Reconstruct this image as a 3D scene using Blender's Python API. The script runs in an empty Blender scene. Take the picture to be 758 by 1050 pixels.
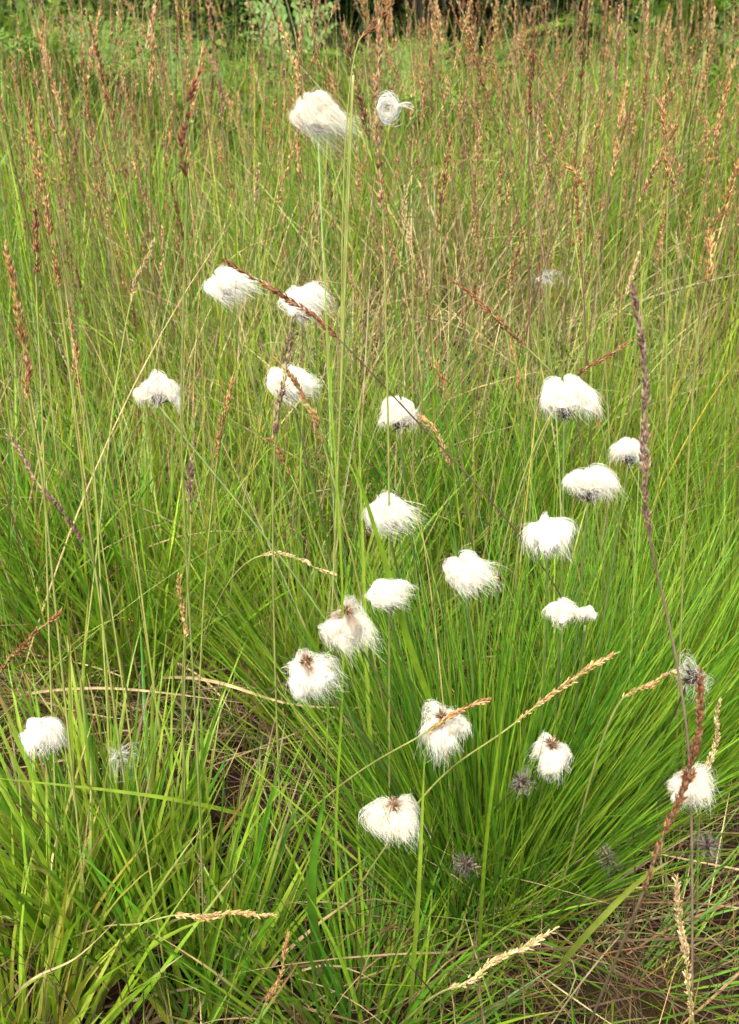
import bpy, math, random
import numpy as np

rng = np.random.default_rng(7)
random.seed(7)
C = bpy.context.scene.collection

# ------------------------------------------------------------------ camera
CAM_H, PITCH, VFOV = 0.85, math.radians(28), math.radians(50)
W, H = 758.0, 1050.0
FPX = H / 2 / math.tan(VFOV / 2)
FW = np.array([0, math.cos(PITCH), -math.sin(PITCH)])
UP = np.array([0, math.sin(PITCH), math.cos(PITCH)])
RT = np.array([1.0, 0, 0])
EYE = np.array([0, 0, CAM_H])

def ray(x, y):
    return FW + RT * (x - W / 2) / FPX + UP * (H / 2 - y) / FPX

def at_y(x, y, Y):
    d = ray(x, y)
    return EYE + d * (Y / d[1])

def at_z(x, y, z):
    d = ray(x, y)
    return EYE + d * ((z - CAM_H) / d[2])

# ------------------------------------------------------------------ terrain
MOUNDS = [(0.06, 1.75, .17, .30), (-0.55, 1.9, .08, .4), (0.75, 1.7, .07, .35), (0.14, .80, .035, .12),
          (-.28, .78, .03, .12), (.42, 2.35, .10, .38), (1.0, 2.7, .09, .4), (-.28, 2.75, -.10, .28), (.62, 3.0, -.06, .25), (-1.2, 3.0, .08, .7)]

def height(x, y):
    x = np.asarray(x, float); y = np.asarray(y, float)
    r = np.sqrt(x * x + (y - 2) ** 2)
    fade = np.exp(-(r / 9.0) ** 2)
    h = (.014 * np.sin(5.1 * x + 1.3) * np.cos(4.3 * y + .4) + .008 * np.sin(13 * x + 7 * y) + .006 * np.sin(23 * y - 9 * x)
         + .004 * np.sin(41 * x + 17 * y) * np.cos(37 * y)) * fade
    k = np.clip((y - 1.9) / 1.5, 0, 1); h = h + .185 * k * k * (3 - 2 * k) * (1 + .16 * np.sin(3.1 * x - .9) + .10 * np.sin(7.3 * x + 1.0))
    for mx, my, mh, mr in MOUNDS:
        h = h + mh * np.exp(-((x - mx) ** 2 + (y - my) ** 2) / (2 * mr * mr))
    return h

def ground_px(x, y):
    p = at_z(x, y, 0.0)
    for _ in range(6):
        p = at_z(x, y, float(height(p[0], p[1])))
    return p

def on_ground(x, y):
    return np.array([x, y, float(height(x, y))])

# ------------------------------------------------------------------ materials
def new_mat(name):
    m = bpy.data.materials.new(name); m.use_nodes = True
    nt = m.node_tree; nt.nodes.clear()
    out = nt.nodes.new('ShaderNodeOutputMaterial')
    return m, nt, out

def plant_mat(name, trans=.35, rough=.5, spec=.3, noise_scale=60, noise_amt=.25, tint=(1, 1, 1), tcol=(1.0, 1.0, .55)):
    m, nt, out = new_mat(name)
    a = nt.nodes.new('ShaderNodeAttribute'); a.attribute_name = 'tint'
    tc = nt.nodes.new('ShaderNodeTexCoord')
    n = nt.nodes.new('ShaderNodeTexNoise'); n.inputs['Scale'].default_value = noise_scale; n.inputs['Detail'].default_value = 3
    nt.links.new(tc.outputs['Object'], n.inputs['Vector'])
    mr = nt.nodes.new('ShaderNodeMapRange')
    mr.inputs['From Min'].default_value = .3; mr.inputs['From Max'].default_value = .7
    mr.inputs['To Min'].default_value = 1 - noise_amt; mr.inputs['To Max'].default_value = 1 + noise_amt
    nt.links.new(n.outputs['Fac'], mr.inputs['Value'])
    mul = nt.nodes.new('ShaderNodeVectorMath'); mul.operation = 'SCALE'
    nt.links.new(a.outputs['Color'], mul.inputs[0]); nt.links.new(mr.outputs['Result'], mul.inputs['Scale'])
    p = nt.nodes.new('ShaderNodeBsdfPrincipled')
    p.inputs['Roughness'].default_value = rough
    p.inputs['Specular IOR Level'].default_value = spec
    nt.links.new(mul.outputs['Vector'], p.inputs['Base Color'])
    if trans > 0:
        t = nt.nodes.new('ShaderNodeBsdfTranslucent')
        m2 = nt.nodes.new('ShaderNodeVectorMath'); m2.operation = 'MULTIPLY'
        m2.inputs[1].default_value = tcol
        nt.links.new(mul.outputs['Vector'], m2.inputs[0])
        nt.links.new(m2.outputs['Vector'], t.inputs['Color'])
        mx = nt.nodes.new('ShaderNodeMixShader'); mx.inputs['Fac'].default_value = trans
        nt.links.new(p.outputs[0], mx.inputs[1]); nt.links.new(t.outputs[0], mx.inputs[2])
        nt.links.new(mx.outputs[0], out.inputs['Surface'])
    else:
        nt.links.new(p.outputs[0], out.inputs['Surface'])
    return m

M_GRASS = plant_mat('grass_leaf', .42, .38, .32, 70, .2, tcol=(1.35, 1.25, .5))
M_STRAW = plant_mat('dry_straw', .2, .6, .2, 90, .3, tcol=(1.1, 1, .7))
M_STEM = plant_mat('green_stem', .15, .5, .3, 60, .25)
M_SPIKE = plant_mat('seed_spikelet', .2, .75, .08, 300, .35, tcol=(1.1, 1, .7))
M_WOOL = plant_mat('white_wool', .42, .7, .1, 220, .05, tcol=(1.0, 1.0, .97))
M_SCALE = plant_mat('dark_scale', .1, .6, .2, 400, .4)
M_FERN = plant_mat('fern_leaf', .4, .5, .3, 40, .25, tcol=(1.2, 1.2, .5))
M_LEAF = plant_mat('tree_leaf', .35, .6, .1, 20, .3, tcol=(1.1, 1.2, .5))

def bark_mat():
    m, nt, out = new_mat('tree_bark')
    tc = nt.nodes.new('ShaderNodeTexCoord')
    mp = nt.nodes.new('ShaderNodeMapping'); mp.inputs['Scale'].default_value = (14, 14, 3)
    nt.links.new(tc.outputs['Object'], mp.inputs['Vector'])
    n = nt.nodes.new('ShaderNodeTexNoise'); n.inputs['Scale'].default_value = 3; n.inputs['Detail'].default_value = 8
    nt.links.new(mp.outputs[0], n.inputs['Vector'])
    r = nt.nodes.new('ShaderNodeValToRGB')
    r.color_ramp.elements[0].color = (.03, .022, .016, 1); r.color_ramp.elements[0].position = .35
    r.color_ramp.elements[1].color = (.16, .12, .085, 1); r.color_ramp.elements[1].position = .7
    nt.links.new(n.outputs['Fac'], r.inputs['Fac'])
    p = nt.nodes.new('ShaderNodeBsdfPrincipled'); p.inputs['Roughness'].default_value = .9
    nt.links.new(r.outputs[0], p.inputs['Base Color'])
    b = nt.nodes.new('ShaderNodeBump'); b.inputs['Strength'].default_value = .7; b.inputs['Distance'].default_value = .02
    nt.links.new(n.outputs['Fac'], b.inputs['Height']); nt.links.new(b.outputs[0], p.inputs['Normal'])
    nt.links.new(p.outputs[0], out.inputs['Surface'])
    return m
M_BARK = bark_mat()

def soil_mat():
    m, nt, out = new_mat('peat_soil')
    tc = nt.nodes.new('ShaderNodeTexCoord')
    n = nt.nodes.new('ShaderNodeTexNoise'); n.inputs['Scale'].default_value = 38; n.inputs['Detail'].default_value = 12; n.inputs['Roughness'].default_value = .7
    nt.links.new(tc.outputs['Object'], n.inputs['Vector'])
    r = nt.nodes.new('ShaderNodeValToRGB')
    e = r.color_ramp.elements
    e[0].position = .32; e[0].color = (.007, .004, .002, 1)
    e[1].position = .72; e[1].color = (.060, .034, .016, 1)
    k = e.new(.52); k.color = (.020, .0115, .006, 1)
    nt.links.new(n.outputs['Fac'], r.inputs['Fac'])
    n2 = nt.nodes.new('ShaderNodeTexNoise'); n2.inputs['Scale'].default_value = 6; n2.inputs['Detail'].default_value = 6
    nt.links.new(tc.outputs['Object'], n2.inputs['Vector'])
    r2 = nt.nodes.new('ShaderNodeValToRGB')
    r2.color_ramp.elements[0].position = .52; r2.color_ramp.elements[0].color = (0, 0, 0, 1)
    r2.color_ramp.elements[1].position = .66; r2.color_ramp.elements[1].color = (1, 1, 1, 1)
    nt.links.new(n2.outputs['Fac'], r2.inputs['Fac'])
    mix = nt.nodes.new('ShaderNodeMix'); mix.data_type = 'RGBA'
    nt.links.new(r2.outputs[0], mix.inputs['Factor'])
    nt.links.new(r.outputs[0], mix.inputs['A'])
    mix.inputs['B'].default_value = (.035, .030, .008, 1)
    p = nt.nodes.new('ShaderNodeBsdfPrincipled'); p.inputs['Roughness'].default_value = .95; p.inputs['Specular IOR Level'].default_value = .05
    nt.links.new(mix.outputs['Result'], p.inputs['Base Color'])
    b = nt.nodes.new('ShaderNodeBump'); b.inputs['Strength'].default_value = .9; b.inputs['Distance'].default_value = .012
    nt.links.new(n.outputs['Fac'], b.inputs['Height']); nt.links.new(b.outputs[0], p.inputs['Normal'])
    nt.links.new(p.outputs[0], out.inputs['Surface'])
    return m
M_SOIL = soil_mat()

# ------------------------------------------------------------------ mesh building
class MB:
    def __init__(s):
        s.v = []; s.c = []; s.f4 = []; s.f3 = []; s.n = 0
    def add(s, v, c, f4=None, f3=None):
        v = np.asarray(v, float).reshape(-1, 3)
        c = np.asarray(c, float)
        if c.ndim == 1: c = np.broadcast_to(c, (len(v), 3))
        c = c.reshape(-1, 3)
        if f4 is not None and len(f4): s.f4.append(np.asarray(f4).reshape(-1, 4) + s.n)
        if f3 is not None and len(f3): s.f3.append(np.asarray(f3).reshape(-1, 3) + s.n)
        s.v.append(v); s.c.append(c); s.n += len(v)
    def build(s, name, mat, parent=None, origin=None):
        v = np.concatenate(s.v); c = np.concatenate(s.c)
        if origin is not None: v = v - np.asarray(origin)
        f4 = np.concatenate(s.f4) if s.f4 else np.zeros((0, 4), int)
        f3 = np.concatenate(s.f3) if s.f3 else np.zeros((0, 3), int)
        me = bpy.data.meshes.new(name)
        me.vertices.add(len(v)); me.vertices.foreach_set('co', v.astype(np.float32).ravel())
        nl = f4.size + f3.size
        me.loops.add(nl)
        me.loops.foreach_set('vertex_index', np.concatenate([f4.ravel(), f3.ravel()]).astype(np.int32))
        me.polygons.add(len(f4) + len(f3))
        st = np.concatenate([np.arange(len(f4)) * 4, f4.size + np.arange(len(f3)) * 3]).astype(np.int32)
        me.polygons.foreach_set('loop_start', st)
        me.polygons.foreach_set('use_smooth', np.ones(len(st), bool))
        at = me.attributes.new('tint', 'FLOAT_COLOR', 'POINT')
        col = np.ones((len(v), 4), np.float32); col[:, :3] = np.clip(c, 0, 1)
        at.data.foreach_set('color', col.ravel())
        me.update(calc_edges=True); me.validate()
        me.materials.append(mat)
        o = bpy.data.objects.new(name, me); C.objects.link(o)
        if origin is not None and parent is None: o.location = origin
        if parent is not None: o.parent = parent
        return o

def nrm(a):
    return a / np.maximum(np.linalg.norm(a, axis=-1, keepdims=True), 1e-9)

def palette(n, cols, wts=None, jit=.15):
    cols = np.array(cols, float)
    w = np.ones(len(cols)) if wts is None else np.array(wts, float)
    i = rng.choice(len(cols), n, p=w / w.sum())
    c = cols[i] * (1 + jit * rng.normal(size=(n, 1))) * (1 + .06 * rng.normal(size=(n, 3)))
    return np.clip(c, .004, .9)

def ribbons(mb, P, side, w, c0, c1, fold=.35):
    """P (N,K,3) spines, side (N,K,3), w (N,K); c0 body colour (N,3), c1 tip colour (N,K,3)."""
    N, K, _ = P.shape
    T = nrm(np.gradient(P, axis=1))
    nr = np.cross(T, side)
    hw = (w / 2)[..., None]
    V = np.stack([P - side * hw, P + nr * hw * fold, P + side * hw], 2)   # N,K,3,3
    cc = np.repeat(c1[:, :, None, :], 3, 2)
    i = np.arange(N)[:, None, None] * (K * 3) + np.arange(K - 1)[None, :, None] * 3 + np.arange(2)[None, None, :]
    F = np.stack([i, i + 1, i + 4, i + 3], -1).reshape(-1, 4)
    mb.add(V.reshape(-1, 3), cc.reshape(-1, 3), F)

def blades(mb, root, az, lean, bend, length, width, col, tipcol, tipstart=.75, K=8, fold=.35, wob=.0, clampz=True):
    N = len(root)
    t = np.linspace(0, 1, K)[None, :]
    ang = lean[:, None] + bend[:, None] * t ** 1.6
    azz = az[:, None] + wob * rng.normal(size=(N, 1)) * t
    d = np.stack([np.sin(ang) * np.cos(azz), np.sin(ang) * np.sin(azz), np.cos(ang)], -1)
    step = length[:, None, None] / (K - 1)
    P = np.concatenate([np.zeros((N, 1, 3)), np.cumsum((d[:, :-1] + d[:, 1:]) / 2 * step, 1)], 1) + root[:, None, :]
    if clampz:
        g = height(P[..., 0], P[..., 1]) + .004
        P[..., 2] = np.maximum(P[..., 2], g - .02 * (t < .05))
    tw = rng.uniform(-1.2, 1.2, (N, 1)) + rng.normal(size=(N, 1)) * .7 * t
    T = nrm(np.gradient(P, axis=1))
    s0 = np.stack([-np.sin(azz), np.cos(azz), np.zeros_like(azz)], -1) * np.ones((1, K, 1))
    s0 = nrm(s0 - T * (s0 * T).sum(-1, keepdims=True))
    n0 = np.cross(T, s0)
    side = s0 * np.cos(tw)[..., None] + n0 * np.sin(tw)[..., None]
    prof = np.clip((1 - t ** 2.2), .03, 1) * (.65 + .35 * np.clip(t / .2, 0, 1))
    ts = np.clip(tipstart + .15 * rng.normal(size=(N, 1)), .2, 1.2)
    k = np.clip((t - ts) / .22, 0, 1)[..., None]
    cc = col[:, None, :] * (1 - k) + tipcol[:, None, :] * k
    ribbons(mb, P, side, width[:, None] * prof, col, cc, fold)

def tube_multi(mb, P, r, c, sides=5):
    """one tube: P (K,3), r (K,), c (K,3) or (3,)"""
    P = np.asarray(P, float); K = len(P)
    r = np.broadcast_to(np.asarray(r, float), (K,))
    c = np.broadcast_to(np.asarray(c, float), (K, 3))
    T = nrm(np.gradient(P, axis=0))
    ref = np.array([1.0, 0, 0]) if abs(T[0][0]) < .8 else np.array([0, 1.0, 0])
    a = nrm(np.cross(T[0], ref)); A = [a]
    for k in range(1, K):
        a = nrm(a - T[k] * np.dot(a, T[k])); A.append(a)
    A = np.array(A); B = np.cross(T, A)
    th = np.arange(sides) / sides * 2 * math.pi
    V = P[:, None] + r[:, None, None] * (A[:, None] * np.cos(th)[None, :, None] + B[:, None] * np.sin(th)[None, :, None])
    F = []
    for k in range(K - 1):
        for j in range(sides):
            j2 = (j + 1) % sides
            F.append((k * sides + j, k * sides + j2, (k + 1) * sides + j2, (k + 1) * sides + j))
    V = np.concatenate([V.reshape(-1, 3), P[:1], P[-1:]])
    cc = np.concatenate([np.repeat(c, sides, 0), c[:1], c[-1:]])
    n = K * sides
    F3 = [(n, (j + 1) % sides, j) for j in range(sides)] + [(n + 1, (K - 1) * sides + j, (K - 1) * sides + (j + 1) % sides) for j in range(sides)]
    mb.add(V, cc, F, F3)

def curve(pts, n=24):
    """centripetal Catmull-Rom through the points (no overshoot on uneven spacing)"""
    p = [np.asarray(q, float) for q in pts]
    p = [p[0] + (p[0] - p[1]) * .5] + p + [p[-1] + (p[-1] - p[-2]) * .5]
    out = []
    segs = len(p) - 3
    for i in range(segs):
        m = max(3, n // segs)
        a, b, c, d = p[i:i + 4]
        t0 = 0.0; t1 = t0 + np.linalg.norm(b - a) ** .5 + 1e-6; t2 = t1 + np.linalg.norm(c - b) ** .5 + 1e-6; t3 = t2 + np.linalg.norm(d - c) ** .5 + 1e-6
        for t in np.linspace(t1, t2, m, endpoint=(i == segs - 1)):
            A1 = a * (t1 - t) / (t1 - t0) + b * (t - t0) / (t1 - t0)
            A2 = b * (t2 - t) / (t2 - t1) + c * (t - t1) / (t2 - t1)
            A3 = c * (t3 - t) / (t3 - t2) + d * (t - t2) / (t3 - t2)
            B1 = A1 * (t2 - t) / (t2 - t0) + A2 * (t - t0) / (t2 - t0)
            B2 = A2 * (t3 - t) / (t3 - t1) + A3 * (t - t1) / (t3 - t1)
            out.append(B1 * (t2 - t) / (t2 - t1) + B2 * (t - t1) / (t2 - t1))
    return np.array(out)

def tag(o, label=None, cat=None, group=None, kind=None):
    if label: o['label'] = label
    if cat: o['category'] = cat
    if group: o['group'] = group
    if kind: o['kind'] = kind
    return o

def empty(name, loc, label=None, cat=None, group=None):
    o = bpy.data.objects.new(name, None); C.objects.link(o)
    o.location = loc; o.empty_display_size = .03
    return tag(o, label, cat, group)

# ------------------------------------------------------------------ ground
def build_ground():
    near = np.concatenate([np.arange(-3, 3.01, .04)])
    ext = np.array([4, 5, 7, 10, 15, 25, 50, 120, 300])
    xs = np.concatenate([-ext[::-1], near, ext])
    ys = np.concatenate([-ext[::-1] - .5, np.arange(0, 5.01, .04), 2 + ext[1:]])
    X, Y = np.meshgrid(xs, ys)
    Z = height(X, Y)
    V = np.stack([X, Y, Z], -1).reshape(-1, 3)
    nx, ny = len(xs), len(ys)
    i = np.arange(ny - 1)[:, None] * nx + np.arange(nx - 1)[None, :]
    F = np.stack([i, i + 1, i + nx + 1, i + nx], -1).reshape(-1, 4)
    mb = MB(); mb.add(V, (.05, .04, .03), F)
    tag(mb.build('ground', M_SOIL), kind='structure')
build_ground()

# ------------------------------------------------------------------ colours
LIME = (.152, .255, .016); LIME2 = (.205, .292, .028); GREEN = (.074, .185, .012); DEEP = (.036, .110, .008)
OLIVE = (.165, .175, .030); YELL = (.27, .255, .04); STRAW = (.30, .23, .11); PALE = (.40, .33, .16)
RUST = (.16, .085, .035); BROWN = (.085, .054, .026); DARKB = (.045, .026, .016)

def disc(n, cx, cy, rad):
    a = rng.uniform(0, 2 * math.pi, n); r = rad * np.sqrt(rng.uniform(0, 1, n))
    x = cx + r * np.cos(a); y = cy + r * np.sin(a)
    return np.stack([x, y, height(x, y)], -1), a, r / rad

def tussock(name, px, n, rad, ln, wd, lean, cols, wts, label, cat='grass tussock', bias=(0, 0), bend=(.15, .9), group=None, tip=RUST, tipstart=.9, K=9, litter=True):
    c = ground_px(*px) if len(px) == 2 else on_ground(px[0], px[1])
    root, a, rr = disc(n, c[0], c[1], rad)
    az = a + rng.normal(size=n) * .7
    le = lean[0] + (lean[1] - lean[0]) * np.clip(rr * .6 + .4 * rng.uniform(0, 1, n), 0, 1) ** 1.35
    dx = np.sin(le) * np.cos(az) + bias[0]; dy = np.sin(le) * np.sin(az) + bias[1]
    az = np.arctan2(dy, dx); le = np.arctan2(np.hypot(dx, dy), np.cos(le))
    be = rng.uniform(*bend, n) * rng.uniform(.3, 1, n)
    L = rng.uniform(ln[0], ln[1], n) * (1 - .25 * rng.uniform(0, 1, n) ** 2)
    w = rng.uniform(wd[0], wd[1], n)
    col = palette(n, cols, wts)
    mb = MB()
    blades(mb, root, az, le, be, L, w, col, palette(n, [tip, STRAW], None, .2), tipstart, K=K, wob=.25)
    if litter:
        m = n // 5
        root, a, rr = disc(m, c[0], c[1], rad * 1.15)
        blades(mb, root, a + rng.normal(size=m) * .6, rng.uniform(.6, 1.25, m), rng.uniform(.2, 1.0, m), rng.uniform(ln[0] * .4, ln[1] * .7, m),
               rng.uniform(wd[0], wd[1], m) * .8, palette(m, [STRAW, BROWN, PALE, RUST], [3, 3, 1, 2]), palette(m, [STRAW, BROWN]), .6, K=7, wob=.6)
    return tag(mb.build(name, M_GRASS, origin=c), label, cat, group)

# ------------------------------------------------------------------ tussocks (things)
tussock('cottongrass_tussock', (500, 900), 1250, .085, (.22, .44), (.0015, .0028), (.01, .68), [GREEN, LIME, DEEP, LIME2], [5, 4, 2, 1.2],
        'big dense deep green tussock of needle-thin leaves carrying most white tufts', bias=(.02, .02), bend=(0, .5), tip=YELL, tipstart=1.05)
tussock('cottongrass_tussock', (640, 830), 800, .07, (.24, .42), (.0015, .0028), (.02, .60), [GREEN, LIME, LIME2], [4, 4, 2],
        'fine green tussock leaning to the right edge, behind the reddish seed spike', bias=(.09, .02), bend=(0, .4), tip=YELL, tipstart=1.05)
tussock('cottongrass_tussock', (740, 700), 600, .08, (.22, .40), (.0015, .0028), (.03, .7), [LIME, GREEN, LIME2], [4, 3, 2],
        'light green fine-leaved tussock at right edge beside the greyish shrivelled tuft', bias=(.05, .08), tip=YELL)
tussock('moor_grass_tussock', (330, 720), 420, .07, (.2, .36), (.002, .0042), (.05, .7), [LIME, LIME2, GREEN], [4, 3, 2],
        'lime green tussock with broader leaves behind the brown-centred drooping tufts', bias=(-.03, .05))
tussock('moor_grass_tussock', (140, 680), 520, .11, (.2, .36), (.003, .006), (.04, .65), [GREEN, LIME, LIME2], [4, 4, 1],
        'bright green broad-bladed tussock on the left below the lone left-hand tuft', bias=(0, .05))
tussock('moor_grass_tussock', (20, 640), 360, .10, (.2, .38), (.003, .006), (.04, .6), [GREEN, LIME, DEEP], [4, 3, 1],
        'upright green tussock at the left edge under the brown seed spikes', bias=(0, .05))
tussock('moor_grass_tussock', (100, 930), 260, .065, (.14, .30), (.0035, .007), (.03, .7), [LIME2, LIME, GREEN], [4, 4, 2],
        'pale yellow-green tussock with wide flat blades in the lower left', bias=(-.08, .06), bend=(0, .6))
tussock('moor_grass_tussock', (210, 1000), 210, .065, (.13, .28), (.003, .0065), (.02, .55), [LIME, LIME2, GREEN], [4, 2, 3],
        'wide-bladed light green tussock near the bottom under the horizontal straw spike', bias=(.03, .05), bend=(0, .5))
tussock('moor_grass_tussock', (20, 1070), 230, .07, (.12, .27), (.0035, .0065), (.03, .7), [LIME, LIME2, YELL], [4, 2, 1],
        'yellow-green tussock cut off by the bottom left corner', bias=(.03, .02))
tussock('moor_grass_tussock', (370, 1050), 260, .07, (.12, .27), (.002, .0045), (.05, .9), [GREEN, LIME, DEEP], [4, 3, 1],
        'loose green tussock at bottom centre beside the long straw spike', bias=(.0, .05))
tussock('moor_grass_tussock', (640, 1010), 260, .10, (.13, .28), (.0012, .0026), (.7, 1.35), [GREEN, LIME, OLIVE], [4, 3, 2],
        'sparse flattened green tussock lying over bare soil at lower right', bias=(.0, .0))
tussock('moor_grass_tussock', (470, 590), 420, .09, (.22, .40), (.002, .0046), (.03, .5), [GREEN, LIME, DEEP], [5, 3, 1],
        'upright deep green tussock behind the middle white tufts', bias=(0, .03))
tussock('moor_grass_tussock', (590, 600), 560, .11, (.24, .42), (.0012, .0030), (.02, .45), [GREEN, LIME, OLIVE], [4, 4, 1],
        'tall straight-leaved green tussock behind the largest right-hand tuft', bias=(0, .03))
tussock('moor_grass_tussock', (720, 560), 500, .12, (.24, .42), (.0012, .0030), (.02, .5), [LIME, LIME2, GREEN], [4, 3, 2],
        'yellow-green fine tussock at the right edge behind the purple seed spike', bias=(0, .03))
tussock('moor_grass_tussock', (330, 540), 460, .12, (.2, .36), (.0018, .004), (.03, .6), [LIME, LIME2, GREEN], [4, 3, 2],
        'lime tussock standing between the tuft pairs at upper left centre', bias=(0, .03))
tussock('moor_grass_tussock', (0.07, 1.72), 1000, .17, (.28, .55), (.0016, .0036), (.2, .9), [PALE, STRAW, OLIVE, LIME, LIME2], [4, 3, 2, 3, 2],
        'arching tussock of bleached hay-coloured and green leaves on a hummock', bend=(.8, 1.9), tip=PALE, tipstart=.7, K=11)

# ------------------------------------------------------------------ meadow (stuff)
def half_w(Y):
    return (Y * .883 + .4) * .337

def scatter(n, y0, y1, k=1.35, pad=.15, power=1.0):
    Y = y0 + (y1 - y0) * rng.uniform(0, 1, n) ** power
    X = rng.uniform(-1, 1, n) * (half_w(Y) * k + pad)
    return X, Y

def clumpy(n, y0, y1, per, spread, **kw):
    cx, cy = scatter(max(1, n // per), y0, y1, **kw)
    i = rng.integers(0, len(cx), n)
    x = cx[i] + rng.normal(size=n) * spread; y = cy[i] + rng.normal(size=n) * spread
    az0 = rng.uniform(0, 2 * math.pi, len(cx))[i]
    hue = rng.normal(size=len(cx))[i]
    return np.stack([x, y, height(x, y)], -1), az0, hue

def meadow(name, n, y0, y1, per, spread, ln, wd, lean, bend, cols, wts, tip, tipstart, mat=M_GRASS, K=8, power=1.0, k=1.35, mask=None):
    root, az0, hue = clumpy(n, y0, y1, per, spread, power=power, k=k)
    if mask is not None:
        m = mask(root[:, 0], root[:, 1]); root, az0, hue = root[m], az0[m], hue[m]
    n = len(root)
    az = rng.uniform(0, 2 * math.pi, n)
    az = np.where(rng.uniform(size=n) < .35, az0 + rng.normal(size=n) * .5, az)
    le = np.abs(rng.normal(size=n)) * lean
    col = palette(n, cols, wts) * (1 + .15 * hue[:, None] * np.array([1.0, .5, 0]))
    mb = MB()
    blades(mb, root, az, le, rng.uniform(*bend, n) * rng.uniform(.2, 1, n), rng.uniform(*ln, n), rng.uniform(*wd, n),
           np.clip(col, .004, 1), palette(n, tip, None, .2), tipstart, K=K, wob=.3)
    return tag(mb.build(name, mat), kind='stuff')

def off_hummock(x, y):
    return (np.hypot((x - .07) / .24, (y - 1.55) / .38) > 1) | (rng.uniform(size=len(x)) < .12)

def off_hollow(x, y):
    return (np.hypot(x + .28, y - 2.75) > .34) | (rng.uniform(size=len(x)) < .25)

def away(x, y):   # keep the open peat patches open
    gaps = [ground_px(300, 800), ground_px(735, 990), ground_px(230, 745), ground_px(120, 760), ground_px(640, 1040)]
    ok = np.ones(len(x), bool)
    for g, r in zip(gaps, (.08, .11, .08, .06, .07)):
        ok &= np.hypot(x - g[0], y - g[1]) > r
    return ok

meadow('meadow_grass', 5200, 1.12, 2.1, 24, .035, (.18, .42), (.0016, .0042), .30, (.1, 1.1), [LIME, LIME2, GREEN, OLIVE], [4, 3, 4, 1], [LIME2, STRAW], .92, mask=off_hummock)
meadow('meadow_grass', 6500, 1.95, 3.75, 26, .05, (.2, .48), (.002, .0052), .32, (.1, 1.3), [LIME, LIME2, GREEN, OLIVE], [4, 3, 4, 1], [LIME2, STRAW], .9)
meadow('bank_grass', 5200, 2.0, 3.5, 110, .07, (.26, .52), (.0030, .0065), .42, (.4, 1.9), [LIME, LIME2, GREEN, DEEP, OLIVE], [4, 2.5, 4, 2, 2], [LIME2, STRAW], .95, K=11, mask=off_hollow)
meadow('arching_grass', 2600, 1.75, 3.0, 45, .07, (.30, .55), (.0020, .0048), .55, (.9, 2.3), [PALE, OLIVE, LIME, LIME2, GREEN, STRAW], [2, 2, 3, 3, 2, 2], [PALE, LIME2], .85, K=12, mask=lambda x, y: x > -.1 + rng.normal(size=len(x)) * .12)
meadow('meadow_stems', 3000, 1.05, 3.5, 8, .05, (.34, .62), (.0012, .0022), .18, (.05, .5), [OLIVE, YELL, LIME, RUST, STRAW], [4, 2, 3, 1.6, 2.6], [RUST, STRAW, BROWN], .8, mat=M_STEM, mask=off_hummock)
meadow('meadow_undergrowth', 4200, .95, 2.6, 16, .05, (.10, .26), (.0014, .003), .5, (.2, 1.2), [LIME, LIME2, OLIVE, STRAW], [5, 4, 1.5, 1], [STRAW, LIME2], .85, mask=off_hummock)
meadow('crossing_stems', 60, .6, 1.05, 1, .02, (.45, .75), (.0012, .0022), .36, (-.2, .7), [OLIVE, GREEN, (.15, .19, .05), STRAW], [3, 2, 4, 1], [STRAW], .9, mat=M_STEM, K=12)
meadow('low_grass', 1000, .42, 1.1, 8, .03, (.06, .2), (.0014, .004), .7, (.2, 1.0), [LIME, GREEN, OLIVE, YELL], [4, 4, 2, 1], [RUST, STRAW], .8, mask=away)
meadow('dead_grass', 5200, .40, 1.3, 14, .05, (.05, .24), (.0007, .002), 1.5, (-.1, .5), [STRAW, BROWN, RUST, DARKB, PALE], [1.6, 5, 1.6, 6, .3], [BROWN, DARKB], .6, mat=M_STRAW)
meadow('dead_grass', 5000, 1.2, 3.2, 14, .06, (.12, .40), (.001, .0025), .75, (.3, 1.4), [STRAW, PALE, BROWN, RUST], [4, 2, 1.5, 1.5], [STRAW, PALE], .6, mat=M_STRAW)
def fallen(n, px, spread, cols):
    g = ground_px(*px)
    x = g[0] + rng.normal(size=n) * spread[0]; y = g[1] + rng.normal(size=n) * spread[1]
    root = np.stack([x, y, height(x, y) + rng.uniform(.005, .07, n)], -1)
    az = np.where(rng.uniform(size=n) < .5, 0, math.pi) + rng.normal(size=n) * .35
    mb = MB(); blades(mb, root, az, 1.45 + rng.normal(size=n) * .12, rng.uniform(-.2, .35, n), rng.uniform(.10, .32, n), rng.uniform(.0010, .0026, n),
                      palette(n, cols, None, .2), palette(n, [STRAW, BROWN]), .7, K=9, wob=.5)
    tag(mb.build('fallen_straw', M_STRAW), kind='stuff')
fallen(190, (170, 735), (.16, .07), [STRAW, BROWN, (.17, .12, .055), (.085, .055, .028)])
fallen(45, (690, 985), (.12, .06), [STRAW, BROWN, (.17, .12, .055), (.085, .055, .028)])
fallen(70, (450, 590), (.08, .05), [STRAW, BROWN, (.17, .12, .055), (.085, .055, .028)])
meadow('hay_litter', 1300, 1.35, 1.95, 20, .08, (.2, .42), (.001, .0022), .9, (.6, 1.6), [PALE, STRAW, BROWN], [3, 4, 1], [PALE], .6, mat=M_STRAW, k=.28)

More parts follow.
